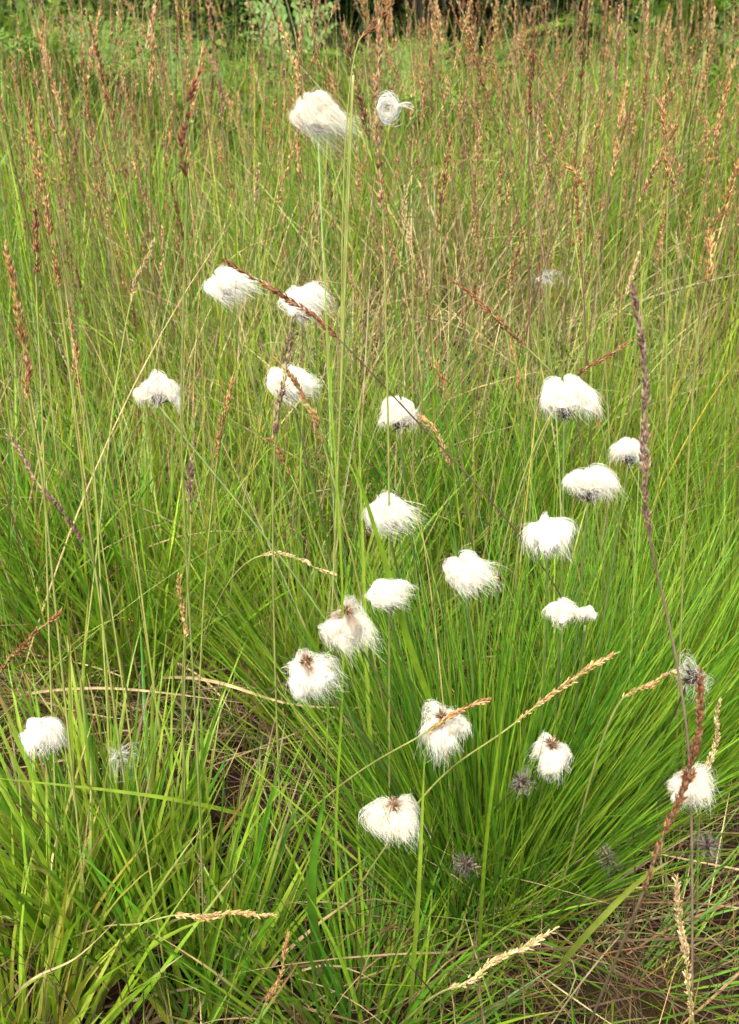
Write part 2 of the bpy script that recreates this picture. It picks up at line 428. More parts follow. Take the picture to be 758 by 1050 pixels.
# ------------------------------------------------------------------ cottongrass
def wool_mop(mb, c, pole, R, n, gravity, wind, tmax=1.9, tall=.85, stain=0.0, tint=(.72, .695, .60), loose=.10, lump=.28, heart=True):
    """A mop of fine fibres: they leave the crown of the head round `pole`, run down over a lumpy dome in locks and
    hang free at the hem, pulled by their weight and the wind."""
    pole = nrm(np.asarray(pole, float)); wind = np.asarray(wind, float)
    ref = np.array([0, 1.0, 0]) if abs(pole[1]) < .8 else np.array([1.0, 0, 0])
    u = nrm(np.cross(pole, ref)); v = np.cross(pole, u)
    fa = rng.uniform(0, 6.283, 8); fb = rng.normal(size=8)
    def lumps(ph, th):
        return 1 + lump * (.45 * fb[0] * np.sin(ph + fa[0]) * np.sin(th) + .5 * np.sin(2 * ph + fa[1] + 1.5 * th) + .45 * np.sin(3 * ph + fa[2] - 2 * th)
                           + .35 * np.sin(5 * ph + fa[3] + 3 * th) + .25 * np.sin(4 * th + fa[4]))
    nl = 54
    lph = rng.uniform(0, 6.283, nl); lq = rng.uniform(.84, 1.12, nl); lt = tmax * rng.uniform(.7, 1.22, nl)
    i = rng.integers(0, nl, n)
    ph = lph[i] + rng.normal(size=n) * .32
    q = 1 - .62 * rng.uniform(0, 1, n) ** 1.7
    fly = rng.uniform(size=n) < loose
    t1 = np.minimum(tmax * (.25 + .85 * rng.uniform(0, 1, n) ** .7), lt[i])
    t0 = np.maximum(0.02 + .1 * rng.uniform(0, 1, n), t1 - rng.uniform(.6, 1.2, n))
    K = 9
    k = np.linspace(0, 1, K)[None, :]
    th = t0[:, None] + (t1 - t0)[:, None] * k
    swirl = rng.normal(size=(n, 1)) * .22
    P_ = ph[:, None] + (lph[i] - ph)[:, None] * .55 * k ** 1.5 + swirl * np.sin(3 * k)
    rad = R * q[:, None] * lq[i][:, None] * lumps(P_, th) * (1 + np.where(fly, rng.uniform(.03, .30, n), rng.normal(size=n) * .04)[:, None] * k ** 2)
    ro = rad * np.sin(np.minimum(th, 1.75)) ; hh = rad * tall * np.cos(th)
    P = c + u * (ro * np.cos(P_))[..., None] + v * (ro * np.sin(P_))[..., None] + pole * hh[..., None]
    fall = np.clip((th - .9) / (tmax - .9), 0, 1.2)[..., None] ** 2
    P = P + (np.array([0, 0, -1.0]) * gravity * R + wind * R + rng.normal(size=(n, 1, 3)) * .13 * R + (rng.normal(size=(nl, 3)) * .17 * R)[i][:, None]) * fall
    P = P + rng.normal(size=(n, 1, 3)) * .035 * R * np.sin(k * 6 + rng.uniform(0, 6, (n, 1)))[..., None] * k[..., None]
    T = nrm(np.gradient(P, axis=1))
    s = nrm(np.cross(T, rng.normal(size=(n, 1, 3))))
    w = rng.uniform(.00013, .00027, (n, 1)) * (1 - .6 * k)
    col = np.repeat(palette(n, [tint, np.array(tint) * 1.06], None, .025)[:, None], K, 1)
    if stain > 0:
        m = np.clip(1 - th / (stain * (1 + .4 * np.sin(2 * P_ + fa[5]) + .3 * np.sin(3 * P_ + fa[6]))), 0, 1)[..., None] ** .8
        col = col * (1 - m) + np.array([.22, .12, .05]) * m
    ribbons(mb, P, s, w, col, col, 0)
    if not heart: return
    nu, nv = 16, 9                                                # the matted heart
    uu = np.linspace(0, 2 * math.pi, nu, endpoint=False); vv = np.linspace(.05, math.pi * .6, nv)
    V = [c + R * .60 * lumps(a, b) * ((u * math.cos(a) + v * math.sin(a)) * math.sin(b) + pole * tall * math.cos(b)) for b in vv for a in uu]
    F = [(r * nu + g, r * nu + (g + 1) % nu, (r + 1) * nu + (g + 1) % nu, (r + 1) * nu + g) for r in range(nv - 1) for g in range(nu)]
    mb.add(V, tint, F)

def wool_tuft(mb, c, pole, R, n, gravity, wind, tmax=1.9, tall=.85, **kw):
    """one main mop and two or three smaller locks lying against it"""
    wool_mop(mb, c, pole, R * .95, int(n * .62), gravity, wind, tmax, tall, **kw)
    kw = dict(kw); kw['stain'] = 0; a0 = rng.uniform(0, 6.283)
    pole = nrm(np.asarray(pole, float))
    for q in range(3):
        a = a0 + q * 2.1 + rng.normal() * .4
        off = np.array([math.cos(a), math.sin(a) * .7, -.12 + rng.normal() * .15]) * R * rng.uniform(.35, .75)
        p2 = pole + off / R * .7 + rng.normal(size=3) * .35
        wool_mop(mb, np.asarray(c, float) + off, p2, R * rng.uniform(.45, .66), int(n * .17), gravity * 1.2, wind, tmax, tall * rng.uniform(.85, 1.15), **kw)

def scales(mb, c, axis, size, n, cols):
    axis = nrm(np.asarray(axis, float))
    ref = np.array([0, 0, 1.0]) if abs(axis[2]) < .9 else np.array([1.0, 0, 0])
    u = nrm(np.cross(axis, ref)); v = np.cross(axis, u)
    a = rng.uniform(0, 2 * math.pi, n); h = rng.uniform(-.5, .6, n)
    root = c + axis * (h * size)[:, None] + (u * np.cos(a)[:, None] + v * np.sin(a)[:, None]) * (size * .22)
    d = nrm((u * np.cos(a)[:, None] + v * np.sin(a)[:, None]) * rng.uniform(.3, 1.1, (n, 1)) + axis * rng.uniform(-.2, 1.0, (n, 1)))
    K = 4; t = np.linspace(0, 1, K)[None, :, None]
    L = size * rng.uniform(.5, 1.0, (n, 1, 1))
    P = root[:, None] + d[:, None] * t * L + rng.normal(size=(n, 1, 3)) * .15 * L * t ** 2
    s = nrm(np.cross(nrm(np.gradient(P, axis=1)), rng.normal(size=(n, 1, 3))))
    w = size * .22 * np.array([[.6, 1, .8, .1]]) * rng.uniform(.6, 1.2, (n, 1))
    col = palette(n, cols, None, .25)
    ribbons(mb, P, s, w, col, np.repeat(col[:, None], K, 1), .3)
    K2 = 5
    tube_multi(mb, np.array([c + axis * size * q for q in (-.55, -.3, 0, .35, .6)]), np.array([.12, .24, .27, .2, .05]) * size, cols[0], 7)

G_T = 'white cottongrass tufts on slender stalks'
def cottongrass(px, R, z, kind, label, foot=None, wind=(.1, 0, 0), droop=None, n=5200, bow=.5, stain=.36, group=G_T, woolcol=(.72, .695, .60)):
    """px: where the tuft's middle stands in the photograph; z its height above the soil datum."""
    p = at_z(px[0], px[1], z); R = R * (.54 if kind == 'blown' else .52 if kind == 'nod' else .58)
    if foot is None:
        b = ground_px(500, 900); q = rng.normal(size=2) * .035
        foot = on_ground(b[0] + q[0], b[1] + q[1])
    elif len(foot) == 2:
        foot = ground_px(*foot)
    root = empty('cottongrass', foot, label, 'cottongrass', group)
    dirt = rng.uniform(0, 1); woolcol = np.array([.72, .695, .60]) * (1.04 - .14 * dirt) * np.array([1, 1 - .02 * dirt, 1 - .09 * dirt])
    wx = wind[0]
    if kind == 'dome':            # upright: wool falling over all round, dark scales showing below
        pole = np.array([-.25 * wx + rng.normal() * .08, .30, 1.0]); g = .30 if droop is None else droop
        mb = MB(); wool_tuft(mb, p, pole, R, n, g, (wx * 1.2, 0, wind[2]), 1.75, .80, tint=woolcol)
        sc_at = p + np.array([wx * -.1, -.15, -.42]) * R; axis = np.array([wx * .3, -.1, 1.0]); e = sc_at - np.array([0, 0, .006])
    elif kind == 'nod':           # wool hanging like a skirt with the brown florets on top
        pole = np.array([-.5 * wx + rng.normal() * .12, -.22 + rng.normal() * .06, 1.0]); g = .42 if droop is None else droop
        mb = MB(); wool_tuft(mb, p + np.array([0, 0, -.1 * R]), pole, R, n, g, (wx * 1.6, -.05, 0), 1.75, 1.0, stain=stain, tint=woolcol)
        axis = nrm(pole); sc_at = p + axis * R * .86; e = p
    else:                         # blown to one side
        pole = np.array([-.5 * wx / .45, .2, .9]); g = .22 if droop is None else droop
        mb = MB(); wool_tuft(mb, p + np.array([-.2 * wx * R, 0, 0]), pole, R, n, g, (wx * 1.7, 0, wind[2] * 1.5), 1.8, .85, tint=woolcol, loose=.26, lump=.34)
        sc_at = p + np.array([-wx * .1, -.1, -.5]) * R; axis = np.array([wx, 0, 1.0]); e = sc_at - np.array([0, 0, .006])
    mb.build('wool_tuft', M_WOOL, root, foot)
    mb = MB()
    if kind == 'nod':
        scales(mb, sc_at, axis, .0055, 70, [(.09, .05, .025), (.16, .09, .04), (.26, .17, .09)])
    else:
        scales(mb, sc_at, axis, .0095 * min(1.0, R / .017), 70, [(.05, .045, .035), (.09, .075, .055), (.16, .14, .11)])
    mb.build('scales', M_SCALE, root, foot)
    mid = foot * .45 + e * .55; mid = mid + np.array([0, 0, bow * .05])
    P = curve([foot - np.array([0, 0, .01]), mid, e], 26)
    t = np.linspace(0, 1, len(P))[:, None]
    mb = MB(); tube_multi(mb, P, (.0012 - .0003 * t[:, 0]), np.array([.10, .17, .025]) * (1 - t) + np.array([.16, .22, .06]) * t, 6)
    mb.build('stalk', M_STEM, root, foot)
    return root

R1 = .030
cottongrass((327, 119), .047, .66, 'blown', 'largest ragged tuft, topmost, its wool blown to the right', (352, 760), (.62, 0, -.3), n=6500)
def wool_scrap(px, Y, R, label):
    """a loose ring of fibres snagged on a seed spike, with one wisp drifting off"""
    c = at_y(*px, Y); n = 520; K = 10
    k = np.linspace(0, 1, K)[None]
    a = rng.uniform(0, 6.283, (n, 1)) + k * rng.uniform(1.0, 2.4, (n, 1))
    r = R * (1 + .24 * rng.normal(size=(n, 1)) + .25 * rng.normal(size=(n, 1)) * k ** 2)
    q = rng.normal(size=(n, 3, 1)) * R * .22
    P = c + np.stack([r * np.cos(a) + q[:, 0], q[:, 1] + R * .4 * rng.normal(size=(n, 1)) * np.sin(a * 2 + rng.uniform(0, 6, (n, 1))), r * (1.15 + .3 * rng.normal(size=(n, 1))) * np.sin(a) + q[:, 2]], -1)
    m = 16
    W = c + np.stack([R * (.8 + 3.2 * k * rng.uniform(.6, 1, (m, 1))), rng.normal(size=(m, 1)) * R * .2 * k, R * (.5 * np.sin(2.6 * k) + rng.normal(size=(m, 1)) * .35 * k)], -1)
    P = np.concatenate([P, W]); T = nrm(np.gradient(P, axis=1)); s_ = nrm(np.cross(T, rng.normal(size=P.shape[:1] + (1, 3))))
    w = rng.uniform(.00018, .00034, (n + m, 1)) * (1 - .5 * k)
    col = np.repeat(palette(n + m, [(.74, .72, .64)], None, .03)[:, None], K, 1)
    mb = MB(); ribbons(mb, P, s_, w, col, col, 0)
    tag(mb.build('wool_scrap', M_WOOL, origin=c), label, 'wool scrap')
wool_scrap((397, 111), .735, .0046, 'small ring of white fluff snagged on the tall rusty seed spike near the top')
cottongrass((232, 294), .028, .56, 'blown', 'windswept tuft with a flat trailing tail, left of the dark crossing spike', (345, 700), (.65, 0, -.12))
cottongrass((310, 311), .030, .555, 'blown', 'tuft half hidden by the dark red-brown spike crossing it', (375, 720), (.45, 0, -.1))
cottongrass((162, 400), .026, .52, 'dome', 'lone round tuft on a long pale leaning stalk at left', (470, 850), (.12, 0, 0))
cottongrass((300, 393), .028, .53, 'blown', 'tuft with a pinkish spike standing right in front of it', (370, 740), (.5, 0, .0))
cottongrass((409, 426), .026, .50, 'dome', 'neat creamy dome tuft with a dark base above the middle', (440, 760), (.02, 0, 0), droop=.2)
cottongrass((400, 527), .027, .46, 'blown', 'lopsided tuft in the middle leaning right, left of the brown gap', (440, 800), (.45, 0, -.2))
cottongrass((580, 411), .036, .50, 'dome', 'biggest tuft of the right-hand group, wispy on its right side', (570, 800), (.28, 0, 0), n=6000)
cottongrass((604, 498), .029, .465, 'dome', 'domed tuft hanging down at both sides, below and right of the biggest right-hand one', (575, 830), (.15, 0, 0))
cottongrass((645, 464), .022, .48, 'dome', 'tuft partly behind the tall purple seed spike at right', (590, 830), (.0, 0, 0))
cottongrass((563, 550), .030, .445, 'dome', 'pyramid-shaped tuft with a grass stem crossing its middle', (550, 850), (.05, 0, 0), droop=.5)
cottongrass((480, 588), .026, .43, 'blown', 'wedge-shaped tuft under an arching straw spike in the centre', (490, 850), (.38, 0, -.25))
cottongrass((398, 611), .024, .41, 'blown', 'tuft crossed by green blades, just behind the brown-stained one', (450, 850), (.45, 0, .1))
cottongrass((358, 642), .033, .40, 'nod', 'shaggy drooping tuft stained tan on its top', (450, 860), (.18, 0, 0), stain=.75)
cottongrass((318, 692), .033, .375, 'nod', 'drooping tuft with a pointed dark brown centre, farthest left of the central tufts', (440, 880), (.2, 0, 0), stain=.55)
cottongrass((576, 629), .019, .41, 'dome', 'small tuft touching an even smaller tuft on its right', (560, 860), (.0, 0, 0), n=2600)
cottongrass((601, 630), .012, .41, 'dome', 'smallest clean white tuft, right half of the touching pair', (575, 860), (.0, 0, 0), n=1600)
cottongrass((455, 750), .034, .335, 'nod', 'shaggy tuft with a tan seed spike lying across its top', (480, 890), (.12, 0, 0))
cottongrass((404, 841), .033, .295, 'nod', 'lowest large tuft, skirt-shaped around a brown eye', (465, 900), (.08, 0, 0))
cottongrass((566, 774), .025, .33, 'nod', 'bell-shaped tuft with a small brown spot on top, right of the lower centre', (540, 900), (.0, 0, 0))
cottongrass((708, 806), .027, .32, 'nod', 'tuft behind the red-brown spike at lower right', (640, 880), (.1, 0, 0))
cottongrass((44, 754), .027, .30, 'dome', 'solitary bright tuft at the lower left edge', (70, 900), (.12, 0, 0), droop=.5)
G_S = 'shrivelled dark cottongrass heads'
def old_head(px, z, label, R=.010, foot=None, n=340, dark=True, wc=(.20, .175, .14)):
    p = at_z(px[0], px[1], z)
    f = ground_px(*foot) if foot else on_ground(*(ground_px(500, 900)[:2] + rng.normal(size=2) * .05))
    root = empty('cottongrass', f, label, 'cottongrass', G_S)
    mb = MB(); wool_tuft(mb, p, (rng.normal() * .6, -.3, .6), R, n, .3, (.5, 0, 0), 2.2, .8, tint=wc, loose=.22, lump=.5, heart=False); mb.build('wool_tuft', M_WOOL, root, f)
    mb = MB(); scales(mb, p + np.array([0, -.004, .003]), (rng.normal() * .2, -.2, 1), .0085 if dark else .003, 60, [(.03, .024, .018), (.06, .045, .034), (.13, .10, .075)]); mb.build('scales', M_SCALE, root, f)
    P = curve([f - np.array([0, 0, .01]), f * .5 + p * .5 + np.array([0, 0, .02]), p], 18)
    mb = MB(); tube_multi(mb, P, .0009, (.09, .12, .025), 5); mb.build('stalk', M_STEM, root, f)
old_head((707, 696), .36, 'shrivelled dark head with pale fluffy wisps, just above the right-hand red-brown spike', .014, (650, 850), 480, wc=(.5, .47, .40))
old_head((533, 803), .24, 'shrivelled dark head with white flecks below the bell-shaped tuft', .011, wc=(.36, .33, .27))
old_head((622, 880), .18, 'shrivelled dark head sunk among fine green leaves left of the red-brown spike', .010)
old_head((478, 886), .18, 'shrivelled dark head low in the heart of the big tussock', .010)
old_head((725, 868), .21, 'shrivelled dark head with pale wisps at right under the lower right tuft', .011, (690, 900))
old_head((124, 777), .20, 'thin wispy white remnant among blades at lower left', .015, (130, 880), 240, dark=False, wc=(.6, .58, .52))
old_head((560, 286), .45, 'faint wispy white remnant far back among green stems', .014, (565, 620), 220, dark=False, wc=(.6, .58, .52))

# ------------------------------------------------------------------ flowering grass
TAN = [(.36, .22, .085), (.26, .145, .05), (.44, .30, .14)]
ORANGE = [(.30, .155, .050), (.21, .10, .032), (.40, .25, .11)]
REDB = [(.17, .065, .028), (.11, .045, .022), (.26, .13, .06)]
RUST2 = [(.27, .15, .065), (.20, .11, .05), (.38, .26, .14)]
PURP = [(.18, .11, .075), (.12, .07, .05), (.28, .19, .13)]
PALES = [(.42, .30, .14), (.34, .23, .10), (.50, .39, .21)]

def spikelets(mb, P, n, width, size, cols, sides=4):
    """P: axis polyline from panicle base to tip"""
    seg = np.linalg.norm(np.diff(P, axis=0), axis=1); s = np.concatenate([[0], np.cumsum(seg)]); s /= s[-1]
    nodes = np.sort(rng.uniform(0, .97, max(9, n // 6)))
    t = np.clip(nodes[rng.integers(0, len(nodes), n)] + rng.normal(size=n) * .03, 0, 1)
    pos = np.stack([np.interp(t, s, P[:, k]) for k in range(3)], -1)
    T = nrm(np.gradient(P, axis=0)); tan = nrm(np.stack([np.interp(t, s, T[:, k]) for k in range(3)], -1))
    rnd = rng.normal(size=(n, 3)); o = nrm(rnd - tan * (rnd * tan).sum(-1, keepdims=True))
    env = np.interp(t, [0, .12, .4, .75, 1], [.3, .8, 1, .7, .15]) * np.interp(t, np.linspace(0, 1, 12), rng.uniform(.45, 1.15, 12))
    base = pos + o * (width * env * rng.uniform(0, .75, n))[:, None]
    d = nrm(tan + o * rng.uniform(.05, .55, (n, 1)) + rng.normal(size=(n, 3)) * .09)
    L = size * rng.uniform(.7, 1.25, n)
    ref = nrm(np.cross(d, rng.normal(size=(n, 3)))); b2 = np.cross(d, ref)
    rings = np.array([.03, .2, .5, .8, 1.0]); rad = np.array([.03, .10, .125, .08, .01])
    th = np.arange(sides) / sides * 2 * math.pi
    off = ref[:, None, :] * np.cos(th)[None, :, None] + b2[:, None, :] * np.sin(th)[None, :, None]     # n,s,3
    V = base[:, None, None, :] + d[:, None, None, :] * (L[:, None] * rings)[..., None, None] + off[:, None] * (L[:, None] * rad)[..., None, None]
    K = len(rings)
    i = np.arange(n)[:, None, None] * K * sides + np.arange(K - 1)[None, :, None] * sides
    j = np.arange(sides)[None, None, :]; j2 = (j + 1) % sides
    F = np.stack([i + j, i + j2, i + sides + j2, i + sides + j], -1).reshape(-1, 4)
    col = palette(n, cols, None, .2)
    mb.add(V.reshape(-1, 3), np.repeat(col, K * sides, 0), F)

G_F = 'flowering moor grass stems in front'
def flowering(head, foot, Y, cols, label, width=.006, dens=1.0, rs=.0010, stemcol=(.19, .21, .05), Yb=None, mids=(), size=.0039, head_n=None):
    """head: photo points of the spike from tip to base, at distance Y; foot: photo point where the stem meets the soil; mids: photo points of the stem"""
    Yb = Y if Yb is None else Yb
    hp = [at_y(x, y, Y + (Yb - Y) * k / max(1, len(head) - 1)) for k, (x, y) in enumerate(head)][::-1]
    f = ground_px(*foot)
    m = len(mids)
    mp = [at_y(x, y, f[1] + (Yb - f[1]) * ((k + 1) / (m + 1)) ** .45) for k, (x, y) in enumerate(mids)]
    root = empty('flower_stalk', f, label, 'flower stalk', G_F)
    pts = [f - np.array([0, 0, .01])] + mp + hp
    P = curve(pts, 14 * len(pts))
    kk = np.linspace(0, 1, len(P)); P = P + (np.sin(kk * 9 + rng.uniform(0, 6))[:, None] * rng.normal(size=3) * .0025 + np.sin(kk * 21 + rng.uniform(0, 6))[:, None] * rng.normal(size=3) * .0010) * np.sin(kk * math.pi)[:, None]
    # where the spike begins
    i0 = int(np.argmin(np.linalg.norm(P - hp[0], axis=1)))
    k = np.linspace(0, 1, len(P))
    mb = MB(); tube_multi(mb, P, rs * (1 - .65 * k), stemcol, 6); mb.build('stem', M_STEM, root, f)
    A = P[i0:]; width = width * .82
    Ln = np.linalg.norm(np.diff(A, axis=0), axis=1).sum()
    mb = MB(); spikelets(mb, A, head_n or int(3000 * Ln * dens), width, size, cols, 5); mb.build('seed_spike', M_SPIKE, root, f)
    return root

OL = (.11, .12, .03); BR = (.10, .06, .03); GR = (.10, .15, .02)
FG = [
 ([(6, 252), (17, 310), (27, 370), (32, 412)], (95, 1010), .66, ORANGE, 'thick orange-brown spike at the far left edge', dict(width=.0052, dens=1.2, mids=[(55, 600)])),
 ([(28, 112), (42, 180), (60, 300)], (150, 960), .74, ORANGE, 'golden-orange spike curving down to the right, upper left', dict(width=.0045, dens=1.0, mids=[(95, 560)])),
 ([(36, 214), (38, 285)], (60, 940), .80, REDB, 'short dark brown spike hanging behind the golden-orange one at upper left', dict(width=.005)),
 ([(70, 312), (86, 405)], (120, 930), .82, ORANGE, 'rusty spike left of the lone left-hand tuft', dict(width=.004)),
 ([(203, 75), (186, 150), (181, 185)], (208, 1020), .58, REDB, 'brown spike on a thick olive stalk crossing the upper left', dict(width=.0042, mids=[(205, 760), (193, 430)], rs=.0009, stemcol=(.15, .18, .045))),
 ([(200, 452), (194, 525)], (185, 900), .70, PURP, 'small purple-brown spike right below the lone left-hand tuft', dict(width=.004)),
 ([(158, 246), (134, 312)], (70, 800), 1.1, PALES, 'pale straw spike slanting left above the lone left-hand tuft', dict(width=.004)),
 ([(238, 390), (222, 470)], (195, 850), .85, ORANGE, 'tan-orange spike between the lone tuft and the spiked tuft', dict(width=.006)),
 ([(230, 267), (290, 305), (352, 350)], (640, 760), .72, REDB, 'dark red-brown spike slanting across two tufts on a long dark stem', dict(width=.0028, mids=[(560, 590), (440, 440)], stemcol=(.12, .075, .045), rs=.0008)),
 ([(302, 326), (293, 380), (282, 445)], (290, 930), .72, PURP, 'pinkish-brown upright spike in front of the left pair of tufts', dict(width=.0042)),
 ([(281, 366), (305, 395), (332, 455)], (430, 900), .74, ORANGE, 'slanting orange-brown spike over the tuft behind the pinkish spike', dict(width=.0034)),
 ([(274, 450), (302, 485)], (400, 860), .86, REDB, 'short brown spike below the spiked tuft left of centre', dict(width=.003)),
 ([(386, -60), (388, 45), (387, 130), (394, 260)], (400, 960), .72, RUST2, 'tall rusty spike reaching the top edge beside the tiny curled tuft', dict(width=.0030, mids=[(398, 500)], dens=.75)),
 ([(404, 0), (390, 20), (372, 40)], (330, 900), .85, REDB, 'drooping brown spike tip at the top edge beside the tall rusty spike', dict(width=.005, mids=[(360, 80), (350, 400)])),
 ([(464, 287), (500, 316), (540, 356)], (640, 780), .86, REDB, 'brown spike slanting down right towards the biggest right-hand tuft', dict(width=.0033, mids=[(590, 430)])),
 ([(649, 349), (622, 366), (592, 386)], (470, 780), .95, REDB, 'brown spike slanting up right beyond the biggest right-hand tuft', dict(width=.0036, mids=[(540, 480)])),
 ([(649, 290), (655, 360), (662, 430), (674, 540)], (712, 1080), .56, PURP, 'tall dusky purple spike in front at right', dict(width=.0046, mids=[(704, 800), (690, 660)], rs=.0011, stemcol=(.17, .12, .08))),
 ([(757, 165), (740, 225), (720, 292)], (690, 900), .72, ORANGE, 'golden-brown spike leaning in from the right edge', dict(width=.0045)),
 ([(636, 668), (590, 695), (528, 738)], (330, 960), .62, TAN, 'tan spike slanting up right between the two brown-eyed tufts', dict(width=.0034, mids=[(440, 812)])),
 ([(502, 717), (470, 730), (438, 748)], (240, 900), .62, ORANGE, 'tan spike lying across the shaggy lower tuft', dict(width=.0034, mids=[(350, 806)])),
 ([(719, 690), (714, 760), (690, 840), (660, 912)], (590, 1080), .46, REDB, 'red-brown spike in front of the lower right tuft', dict(width=.0042, rs=.0010, stemcol=(.13, .10, .05))),
 ([(694, 900), (698, 960), (712, 1046)], (725, 1100), .50, PALES, 'upright straw-coloured spike at the bottom right', dict(width=.0042)),
 ([(739, 716), (734, 750), (724, 795)], (715, 960), .66, PALES, 'slim pale spike right of the red-brown spike', dict(width=.003)),
 ([(574, 950), (520, 982), (462, 1012)], (390, 1060), .50, PALES, 'long straw spike slanting at bottom centre', dict(width=.0035)),
 ([(282, 938), (230, 937), (180, 942)], (30, 968), .58, TAN, 'straw spike lying almost level at lower left', dict(width=.004, mids=[(110, 950)])),
 ([(430, 425), (447, 445), (466, 478)], (500, 700), .82, TAN, 'yellow-tan spike to the right of the neat creamy dome tuft', dict(width=.0034)),
 ([(415, 192), (419, 262)], (430, 640), 1.15, PALES, 'pale straw spike below the tall rusty spike near the hummock', dict(width=.005)),
 ([(445, 370), (462, 412)], (490, 680), .95, ORANGE, 'small rusty spike above the yellow-tan one', dict(width=.004)),
 ([(524, 350), (532, 400)], (545, 680), 1.05, ORANGE, 'thin rusty spike left of the biggest right-hand tuft', dict(width=.0028)),
 ([(556, 125), (575, 158), (598, 200)], (640, 700), 1.05, ORANGE, 'orange spike slanting down right in the upper right', dict(width=.005)),
 ([(684, 72), (683, 130), (682, 192)], (690, 700), 1.1, ORANGE, 'dense orange-brown upright spike in the upper right', dict(width=.0055)),
 ([(6, 445), (36, 485), (85, 560)], (150, 800), .72, PURP, 'faded pinkish spike slanting down right at the left edge', dict(width=.003)),
 ([(183, 590), (188, 655)], (190, 900), .66, TAN, 'small brown upright spike over the left-hand tussock', dict(width=.0032)),
 ([(62, 628), (30, 655), (0, 690)], (-60, 800), .66, REDB, 'brown spike slanting down to the left edge above the solitary tuft', dict(width=.003)),
 ([(342, 588), (310, 576), (270, 569)], (180, 720), .85, PALES, 'thin bleached spike lying level left of the brown-stained tuft', dict(width=.0022)),
 ([(508, 592), (490, 580), (462, 574)], (430, 800), .74, TAN, 'arched straw spike over the wedge-shaped tuft', dict(width=.0024)),
 ([(690, 690), (664, 700), (640, 720)], (560, 960), .60, TAN, 'short bent brown spike pointing at the greyish shrivelled head', dict(width=.0026)),
 ([(206, 878), (214, 935)], (225, 1010), .66, PURP, 'small dusky spike crossing the level straw spike', dict(width=.0034)),
 ([(297, 955), (288, 990), (272, 1035)], (260, 1070), .56, ORANGE, 'orange-brown short spike at the bottom left of centre', dict(width=.003)),
 ([(608, 400), (617, 440)], (610, 760), .9, ORANGE, 'thin rusty spike between the biggest right-hand tuft and its neighbour', dict(width=.0025)),
]
for head, foot, Y, cols, label, kw in FG:
    flowering(head, foot, Y, cols, label, **kw)

# spikes of the meadow behind: prototypes copied one by one
def proto_spike(h, hl, cols, lean, stemcol, width):
    f = np.array([0, 0, 0.0])
    P = curve([f, (lean * .25 * h, 0, h * .55), (lean * .7 * h, 0, h * .85), (lean * h * 1.05, 0, h)], 30)
    i0 = int(len(P) * (1 - hl / h))
    root = empty('flower_stalk', f)
    mb = MB(); tube_multi(mb, P, np.linspace(.0011, .0005, len(P)), stemcol, 4); mb.build('stem', M_STEM, root, f)
    mb = MB(); spikelets(mb, P[i0:], 190, width, .0052, cols, 4); mb.build('seed_spike', M_SPIKE, root, f)
    return root

RUSTY = [(.24, .125, .055), (.17, .085, .038), (.32, .20, .10)]
PINKB = [(.21, .11, .06), (.15, .075, .04), (.29, .18, .10)]
SPECS = [(.56, .19, ORANGE, .10), (.62, .21, REDB, .06), (.54, .17, TAN, .16), (.60, .20, PINKB, .05), (.64, .22, ORANGE, .04), (.55, .16, PALES, .12),
         (.52, .18, RUSTY, .22), (.66, .21, TAN, .08), (.60, .19, RUSTY, .12), (.58, .22, PINKB, .14)]
KIND = ['orange-brown', 'dark red-brown', 'tan', 'pinkish brown', 'orange-brown', 'pale straw', 'rusty', 'tan', 'rusty', 'pinkish brown']
WT = [3, 2, 3, 3, 3, 1, 3, 3, 3, 2]
protos = [proto_spike(h, hl, c, l, [OL, BR, GR][i % 3], .0040) for i, (h, hl, c, l) in enumerate(SPECS)]
used = [False] * len(protos)
def place_spike(i, x, y, s, rz, tilt):
    p = protos[i]
    if used[i]:
        r = p.copy(); C.objects.link(r)
        for ch in list(p.children):
            c = ch.copy(); C.objects.link(c); c.parent = r
    else:
        r = p; used[i] = True
    r.location = on_ground(x, y); r.rotation_euler = (tilt[0], tilt[1], rz); r.scale = (s, s, s)
    side = 'left' if x < -.12 * (.4 + y) else 'right' if x > .12 * (.4 + y) else 'middle'
    dist = 'nearer meadow' if y < 2.0 else 'deeper meadow' if y < 2.6 else 'far meadow below the trees'
    where = {'left': 'at left', 'right': 'at right', 'middle': 'in the middle'}[side]
    r['label'] = f'{KIND[i]} seed spike {where} of the {dist}'
    r['category'] = 'flower stalk'
    r['group'] = f'{KIND[i]} spikes {where} of the {dist}'
for k in range(290):
    Y = 1.2 + 2.0 * random.random()
    x = random.uniform(-1, 1) * half_w(Y) * 1.02
    if random.random() < .35: x = abs(x) * .9
    i = random.choices(range(len(protos)), WT)[0]
    hz = .85 - Y * math.tan(math.radians(random.uniform(2.0, 16)))     # how tall this one grew
    sz = (hz - float(height(x, Y))) / SPECS[i][0]
    if not .5 < sz < 1.3: sz = random.uniform(.7, 1.15)
    place_spike(i, x, Y, sz, random.uniform(0, 6.28), (random.gauss(0, .07), random.gauss(0, .09)))

